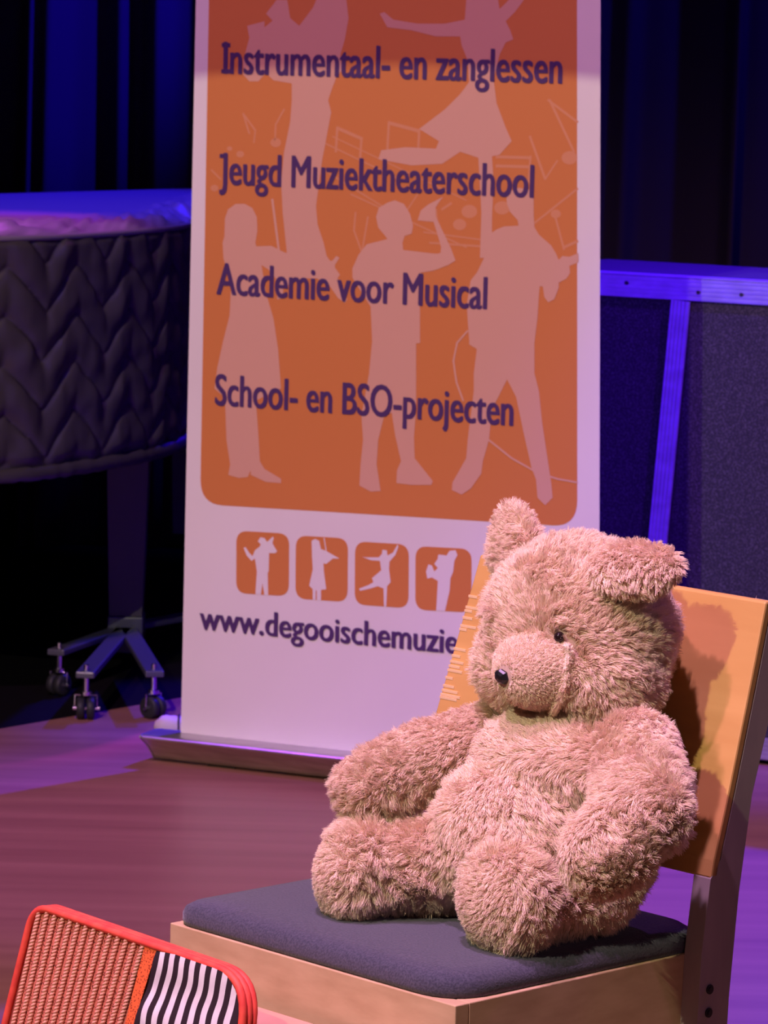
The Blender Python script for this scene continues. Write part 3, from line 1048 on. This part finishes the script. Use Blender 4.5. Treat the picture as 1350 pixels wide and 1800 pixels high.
# striped fabric: wavy printed stripes carried by faces of two materials
M_SW = add_noise(mat('white_stripe', (.8, .74, .76), .7), (.76, .70, .73), (.84, .79, .80), (80, 80, 80), 2)
M_SB = mat('black_stripe', (.025, .012, .018), .75)
NS = 17
verts, faces, fm = [], [], []
sub = 3
rowsb = 120
t_l0 = np.array(bag_ab(280, 1668))
t_r0 = np.array(bag_ab(431, 1744))
t_rb = np.array(bag_ab(421, 1800))
er = (t_rb - t_r0) / (t_rb[1] - t_r0[1])
ncol = NS * sub
for j in range(rowsb + 1):
    for i in range(ncol + 1):
        f = i / ncol
        b2 = .03
        for _ in range(4):
            t_ = btop((s1a + e1 * (b2 - s1a[1]))[0] * (1 - f) + (t_r0 + er * (b2 - t_r0[1]))[0] * f)
            b2 = t_
        b2 = t_ + (BH - .005 - t_) * j / rowsb
        p0 = (s1a + e1 * (b2 - s1a[1]))[0]
        p1 = (t_r0 + er * (b2 - t_r0[1]))[0]
        a = p0 + (p1 - p0) * f
        wv = (.0016 * math.sin(b2 * 85 + f * 2.2) + .0006 * math.sin(b2 * 170 + 1 - f * 3)) * (1 - .25 * f)
        hgt = .0032 + .003 * (math.sin(math.pi * f)) ** .5 + .0016 * math.sin(b2 * 95 + 1.2 + f * 2.2) * (1 - f * .7)
        if 0 < i < ncol:
            a += wv
        verts.append(bag_pt(a, b2, hgt))
for j in range(rowsb):
    for i in range(ncol):
        a = j * (ncol + 1) + i
        faces.append((a, a + 1, a + ncol + 2, a + ncol + 1))
        fm.append(1 if (i // sub) % 2 == 0 else 0)
me = mesh_from(verts, faces)
so = obj('striped_panel', me, [M_SW, M_SB], bag, True)
so.data.polygons.foreach_set('material_index', fm)

# ------------------------------------------------------------------ teddy bear
bear = thing('teddy_bear', 'pinkish beige plush teddy bear slumped on the chair seat', 'teddy bear', tuple(ch(.09, .26, .47)))
M_SKIN = mat('plush_backing', (.5, .36, .27), .95, spec=.1)
M_FUR = bpy.data.materials.new('plush_fur')
M_FUR.use_nodes = True
N_, L_n, B_ = nodes(M_FUR)
B_.inputs['Roughness'].default_value = .75
B_.inputs['Specular IOR Level'].default_value = .25
hi = N_.new('ShaderNodeHairInfo')
cr = N_.new('ShaderNodeValToRGB')
cr.color_ramp.elements[0].color = (.78, .60, .43, 1)
cr.color_ramp.elements[1].color = (.95, .80, .61, 1)
L_n.new(hi.outputs['Random'], cr.inputs[0])
L_n.new(cr.outputs[0], B_.inputs['Base Color'])
tr_n = N_.new('ShaderNodeBsdfTranslucent')
mx_n = N_.new('ShaderNodeMixShader')
mx_n.inputs[0].default_value = .18
L_n.new(cr.outputs[0], tr_n.inputs[0])
L_n.new(B_.outputs[0], mx_n.inputs[1])
L_n.new(tr_n.outputs[0], mx_n.inputs[2])
L_n.new(mx_n.outputs[0], N_['Material Output'].inputs[0])
M_FURS = M_FUR.copy()
M_FURS.name = 'sole_fur'

FACE = -CV                                       # the way the bear looks
LAT = CU                                         # towards the bear's right side
HEAD = ch_d(1018, 1104, .312)


def ellipsoid(bm, c, axes, r, sub=3):
    res = bmesh.ops.create_icosphere(bm, subdivisions=sub, radius=1.0)
    A3 = [unit(a) for a in axes]
    for v in res['verts']:
        p = v.co.copy()
        q = np.asarray(c) + A3[0] * (p.x * r[0]) + A3[1] * (p.y * r[1]) + A3[2] * (p.z * r[2])
        v.co = Vector(tuple(q))


def blend(name, prims, parent, voxel=.0045, smooth=8, material=None):
    """union of ellipsoids / capsules melted into one skin"""
    bm = bmesh.new()
    for pr in prims:
        if pr[0] == 'e':
            ellipsoid(bm, *pr[1:])
        else:                                    # capsule chain: ('c', [points], [radii])
            P, R_ = pr[1], pr[2]
            for k in range(len(P) - 1):
                m_ = 7
                for t in np.linspace(0, 1, m_):
                    ellipsoid(bm, np.asarray(P[k]) * (1 - t) + np.asarray(P[k + 1]) * t, (LAT, CV, UPZ), [R_[k] * (1 - t) + R_[k + 1] * t] * 3, 2)
    me = bpy.data.meshes.new('tmp')
    bm.to_mesh(me)
    bm.free()
    o = bpy.data.objects.new('tmp', me)
    COL.objects.link(o)
    r = o.modifiers.new('r', 'REMESH')
    r.mode = 'VOXEL'
    r.voxel_size = voxel
    s = o.modifiers.new('s', 'SMOOTH')
    s.iterations = smooth
    s.factor = .6
    dg = bpy.context.evaluated_depsgraph_get()
    me2 = bpy.data.meshes.new_from_object(o.evaluated_get(dg))
    bpy.data.objects.remove(o)
    bpy.data.meshes.remove(me)
    return obj(name, me2, material or M_SKIN, parent, True)


def mesh_arrays(o):
    me = o.data
    me.calc_loop_triangles()
    V = np.empty(len(me.vertices) * 3)
    me.vertices.foreach_get('co', V)
    V = V.reshape(-1, 3)
    V = V + np.array(o.matrix_world.translation) if False else V
    T = np.empty(len(me.loop_triangles) * 3, dtype=np.int32)
    me.loop_triangles.foreach_get('vertices', T)
    return V, T.reshape(-1, 3)


def flow(P, k, seed):
    """smooth pseudo-random vector field"""
    out = np.zeros_like(P)
    r = np.random.default_rng(seed)
    for _ in range(5):
        w = r.normal(size=3) * k
        ph = r.uniform(0, 6.28, 3)
        a = r.normal(size=3)
        out += np.sin(P @ w + ph[0])[:, None] * a
    return out / 2.2


def grow(o, density, length, comb, rise=.8, swirl=.5, clump=.6, clump_n=14, mask=None, rad=.00032, seed=1, m=None, curl=.0, name='fur'):
    """plush pile as hair curves rooted on the part o; density per square metre"""
    V, T = mesh_arrays(o)
    a, b2, c = V[T[:, 0]], V[T[:, 1]], V[T[:, 2]]
    nrm = np.cross(b2 - a, c - a)
    ar = np.linalg.norm(nrm, axis=1) / 2
    nrm = nrm / (2 * ar[:, None] + 1e-12)
    r = np.random.default_rng(seed)
    N = int(ar.sum() * density)
    ti = r.choice(len(T), size=N, p=ar / ar.sum())
    w = r.dirichlet((1, 1, 1), N)
    P = a[ti] * w[:, :1] + b2[ti] * w[:, 1:2] + c[ti] * w[:, 2:3]
    Nn = nrm[ti]
    if mask is not None:
        keep = mask(P)
        P, Nn = P[keep], Nn[keep]
    N = len(P)
    D = comb(P) if callable(comb) else np.tile(np.asarray(comb, float), (N, 1))
    D = D + swirl * flow(P, 28, seed + 5) + .35 * swirl * flow(P, 90, seed + 9)
    D = D - Nn * (D * Nn).sum(1, keepdims=True)
    dl = np.linalg.norm(D, axis=1, keepdims=True)
    D = D / np.maximum(dl, 1e-6) * np.minimum(dl, 1.0)
    # clumps
    nc = max(2, N // clump_n)
    ci = r.choice(N, size=nc, replace=False)
    kd = KDTree(nc)
    for k, q in enumerate(ci):
        kd.insert(P[q], k)
    kd.balance()
    near = np.fromiter((kd.find(p)[1] for p in P), dtype=np.int64, count=N)
    Ln = length * (0.75 + .35 * r.random(N)) * (1 + .22 * flow(P, 60, seed + 2)[:, 0])
    cd = (Nn * rise + D + .38 * r.normal(size=(N, 3)))[ci]
    cd /= np.linalg.norm(cd, axis=1, keepdims=True)
    cl = (Ln[ci] * 1.08)
    own = Nn * rise + D + .22 * r.normal(size=(N, 3))
    own /= np.linalg.norm(own, axis=1, keepdims=True)
    S = 5
    X = np.empty((N, S, 3))
    ctip0 = P[ci][near]
    for s in range(S):
        t = s / (S - 1)
        # rises first, then lies over
        lift = Nn * (Ln * t * (1 - .45 * t) * .35)[:, None]
        mine = P + own * (Ln * t)[:, None] * .9 + lift * .4
        cc = ctip0 + cd[near] * (cl[near] * t)[:, None]
        k = clump * t ** 1.1
        X[:, s] = mine * (1 - k) + cc * k
        if s:
            X[:, s] += r.normal(size=(N, 3)) * (.00035 + curl) * t
        X[:, s, 2] -= .10 * Ln * t * t
    cv = bpy.data.hair_curves.new(name)
    cv.add_curves([S] * N)
    cv.attributes['position'].data.foreach_set('vector', X.reshape(-1).astype(np.float32))
    ra = cv.attributes.get('radius') or cv.attributes.new('radius', 'FLOAT', 'POINT')
    rr = np.tile(np.array([1.0, .95, .8, .55, .2]) * rad, N).astype(np.float32)
    ra.data.foreach_set('value', rr)
    cv.materials.append(m or M_FUR)
    f = bpy.data.objects.new(name, cv)
    COL.objects.link(f)
    f.parent = o
    f.matrix_parent_inverse = o.matrix_world.inverted()
    return f


inside_tests = []


def outside(*balls):
    """mask keeping points that are not inside the given (centre, radius) balls"""
    def f(P):
        k = np.ones(len(P), bool)
        for c, r_ in balls:
            k &= np.linalg.norm(P - np.asarray(c), axis=1) > r_
        return k
    return f


Z0 = .469
DOWN = np.array([0, 0, -1.0])
# --- torso
hip = ch(.100, .280, Z0 + .085)
belly = ch_d(920, 1475, .226)
chest = ch_d(985, 1350, .262)
torso = blend('body', [('e', hip, (LAT, CV, UPZ), (.092, .080, .085), 3), ('e', belly, (LAT, CV, UPZ), (.114, .088, .094), 3), ('e', chest, (LAT, CV, UPZ), (.108, .080, .068), 3)], bear, smooth=14)
# --- head
ftilt = unit(FACE * .96 + DOWN * .28)
hup = unit(UPZ - ftilt * (UPZ @ ftilt))
head = blend('head', [('e', HEAD, (LAT, CV, UPZ), (.112, .096, .103), 3),
                      ('e', HEAD + LAT * .052 + DOWN * .044 + FACE * .02, (LAT, CV, UPZ), (.062, .066, .060), 3),
                      ('e', HEAD - LAT * .050 + DOWN * .040 + FACE * .015, (LAT, CV, UPZ), (.066, .070, .066), 3)], bear, smooth=14)
MUZ = HEAD + FACE * .072 + DOWN * .034 - LAT * .017
mz = blend('muzzle', [('e', MUZ, (LAT, ftilt, hup), (.060, .052, .047), 3), ('e', MUZ + ftilt * .022, (LAT, ftilt, hup), (.045, .036, .037), 3)], head, voxel=.003, smooth=8)
# --- arms
arm_l = [ch_d(868, 1300, .285), ch_d(745, 1335, .20), ch_d(645, 1385, .145)]
arm_r = [ch_d(1120, 1325, .262), ch_d(1132, 1420, .190), ch_d(1060, 1505, .125)]
la = blend('arm', [('c', arm_l, [.042, .040, .036])], bear, smooth=8)
ra_ = blend('arm', [('c', arm_r, [.046, .049, .044])], bear, smooth=8)
# --- legs
fl = ch(.275, .115, Z0 + .060)
fr_ = ch(.098, .150, Z0 + .060)
fl = ch_d(628, 1530, .118)
fr_ = ch_d(893, 1578, .140)
hl, hr = ch(.165, .25, Z0 + .070), ch(.055, .26, Z0 + .060)
dl_, dr_ = unit(fl - hl), unit(fr_ - hr)


def leg(foot, hipp, d, rr):
    sd = unit(np.cross(d, UPZ))
    return blend('leg', [('e', foot, (sd, d, UPZ), (rr * 1.0, rr * .82, rr * 1.03), 3), ('c', [foot - d * .02, hipp], [rr * .86, rr * .92])], bear, smooth=8)


ll = leg(fl, hl, dl_, .056)
rl = leg(fr_, hr, dr_, .057)
# --- ears
e1c = ch_d(906, 972, .318)
n1 = unit(FACE * .85 + LAT * .38 + DOWN * .05)
up1 = unit(UPZ * .95 + LAT * .28 - n1 * ((UPZ * .95 + LAT * .28) @ n1))
w1 = np.cross(n1, up1)
ear1 = blend('ear', [('e', e1c, (w1, n1, up1), (.054, .018, .055), 3)], head, voxel=.003, smooth=4)
e2c = ch_d(1116, 1000, .296)
n2 = unit(FACE * .40 + UPZ * .80 - LAT * .25)
up2 = unit(FACE * .6 - LAT * .55 + DOWN * .35 - n2 * ((FACE * .6 - LAT * .55 + DOWN * .35) @ n2))
w2 = np.cross(n2, up2)
ear2 = blend('ear', [('e', e2c, (w2, n2, up2), (.050, .018, .038), 3)], head, voxel=.003, smooth=4)

# --- nose, eye, mouth, seam
npos = MUZ + ftilt * .0575 + hup * .010 + LAT * .008
bm = bmesh.new()
res = bmesh.ops.create_uvsphere(bm, u_segments=7, v_segments=6, radius=1)
for v in res['verts']:
    q = npos + LAT * (v.co.x * .0098) + hup * (v.co.y * .0092) + ftilt * (v.co.z * .006)
    v.co = Vector(tuple(q))
obj('nose', bm, mat('black_plastic', (.012, .012, .014), .35), mz, False)


def on_ball(px, py, c, r):
    d = unit(ray(px, py))
    oc = CAM_C - np.asarray(c)
    b_ = oc @ d
    disc_ = b_ * b_ - (oc @ oc - r * r)
    return CAM_C + d * (-b_ - math.sqrt(max(disc_, 0)))


def hit(o, px, py, lift):
    """point of the part's skin seen at a picture point, raised by lift"""
    bvh = BVHTree.FromPolygons([v.co for v in o.data.vertices], [tuple(p.vertices) for p in o.data.polygons])
    d = Vector(tuple(unit(ray(px, py))))
    loc, nrm, _, _ = bvh.ray_cast(Vector(tuple(CAM_C)), d)
    if loc is None:
        loc, nrm = Vector(tuple(on_ball(px, py, HEAD, .1))), Vector((0, 0, 0))
    return np.array(loc + nrm * lift)


eye_p = hit(head, 985, 1119, .0035)
bm = bmesh.new()
bmesh.ops.create_uvsphere(bm, u_segments=16, v_segments=10, radius=.0060)
bmesh.ops.translate(bm, verts=bm.verts, vec=Vector(tuple(eye_p)))
M_EYE = mat('amber_black_eye', (.015, .008, .008), .12)
obj('eye', bm, M_EYE, head, True)
rel = eye_p - HEAD
eye2 = HEAD + FACE * (rel @ FACE) - LAT * (rel @ LAT) * -1 * -1 * (-1) + UPZ * rel[2]
eye2 = HEAD + FACE * (rel @ FACE) + LAT * (-(rel @ LAT)) + UPZ * rel[2]
# seam cord along the cheek
bm = bmesh.new()
sp = [(1002, 1130), (1006, 1150), (1004, 1180), (999, 1210), (985, 1240), (965, 1262)]
bm_tube(bm, catmull([hit(head, x, y, .0125) for x, y in sp], 6), .0044, 8)
seam = obj('face_seam', bm, mat('seam_plush', (.72, .55, .42), .9), head, True)
bm = bmesh.new()
bm_tube(bm, catmull([hit(mz, x, y, .0035) for x, y in ((905, 1246), (925, 1252), (950, 1252), (972, 1243))], 6), .0010, 6)
obj('mouth', bm, mat('mouth_thread', (.12, .05, .04), .9), mz, True)

# --- fur
DEN = 520000


def comb_head(P):
    q = P - (HEAD + FACE * .10 + DOWN * .03)
    return unit_rows(q) * .75 + np.array([0, 0, .10])


def unit_rows(q):
    return q / np.maximum(np.linalg.norm(q, axis=1, keepdims=True), 1e-9)


def nose_clear(P):
    return np.linalg.norm(P - npos, axis=1) > .0125


grow(head, DEN, .0135, comb_head, .6, .5, .5, 14, outside((MUZ, .040), (MUZ + ftilt * .02, .034), (eye_p, .0075), *[(hit(head, x, y, 0), .006) for x, y in sp]), seed=11)
grow(mz, DEN * 1.5, .0042, lambda P: unit_rows(P - (npos + ftilt * .02)) * .8, .5, .3, .4, 10, lambda P: nose_clear(P) & (np.linalg.norm(P - HEAD, axis=1) > .078), rad=.0003, seed=12)
grow(seam, 500000, .0032, DOWN * .5, .8, .4, .5, 10, rad=.0003, seed=41)
grow(ear1, DEN, .012, up1 * .6, .8, .3, .5, 14, outside((HEAD, .098)), seed=13)
grow(ear2, DEN, .012, up2 * .7, .8, .3, .5, 14, outside((HEAD, .098)), seed=14)
grow(torso, DEN * .9, .0145, lambda P: np.tile(DOWN * .45, (len(P), 1)), .55, .65, .5, 16, outside((HEAD, .085), (arm_r[0], .035)), seed=15)
grow(la, DEN * 1.1, .016, unit(arm_l[2] - arm_l[0]) * .7, .6, .45, .5, 16, outside((chest, .05)), seed=16)
grow(ra_, DEN, .0145, lambda P: np.tile(unit(arm_r[2] - arm_r[0]) * .5, (len(P), 1)), .6, .55, .5, 16, outside((chest, .05)), seed=17)


def leg_fur(o, foot, d, seed):
    sole = lambda P: ((P - foot) @ d > .026)
    grow(o, DEN, .015, DOWN * .55 + d * .2, .6, .5, .5, 16, lambda P: ~sole(P) & (P[:, 2] > Z0 + .004), seed=seed)
    grow(o, DEN * 1.1, .008, DOWN * .4, .7, .3, .45, 12, lambda P: sole(P) & (P[:, 2] > Z0 + .004), seed=seed + 1, m=M_FURS, name='sole_fur')


leg_fur(ll, fl, dl_, 21)
leg_fur(rl, fr_, dr_, 31)
bpy.context.view_layer.update()
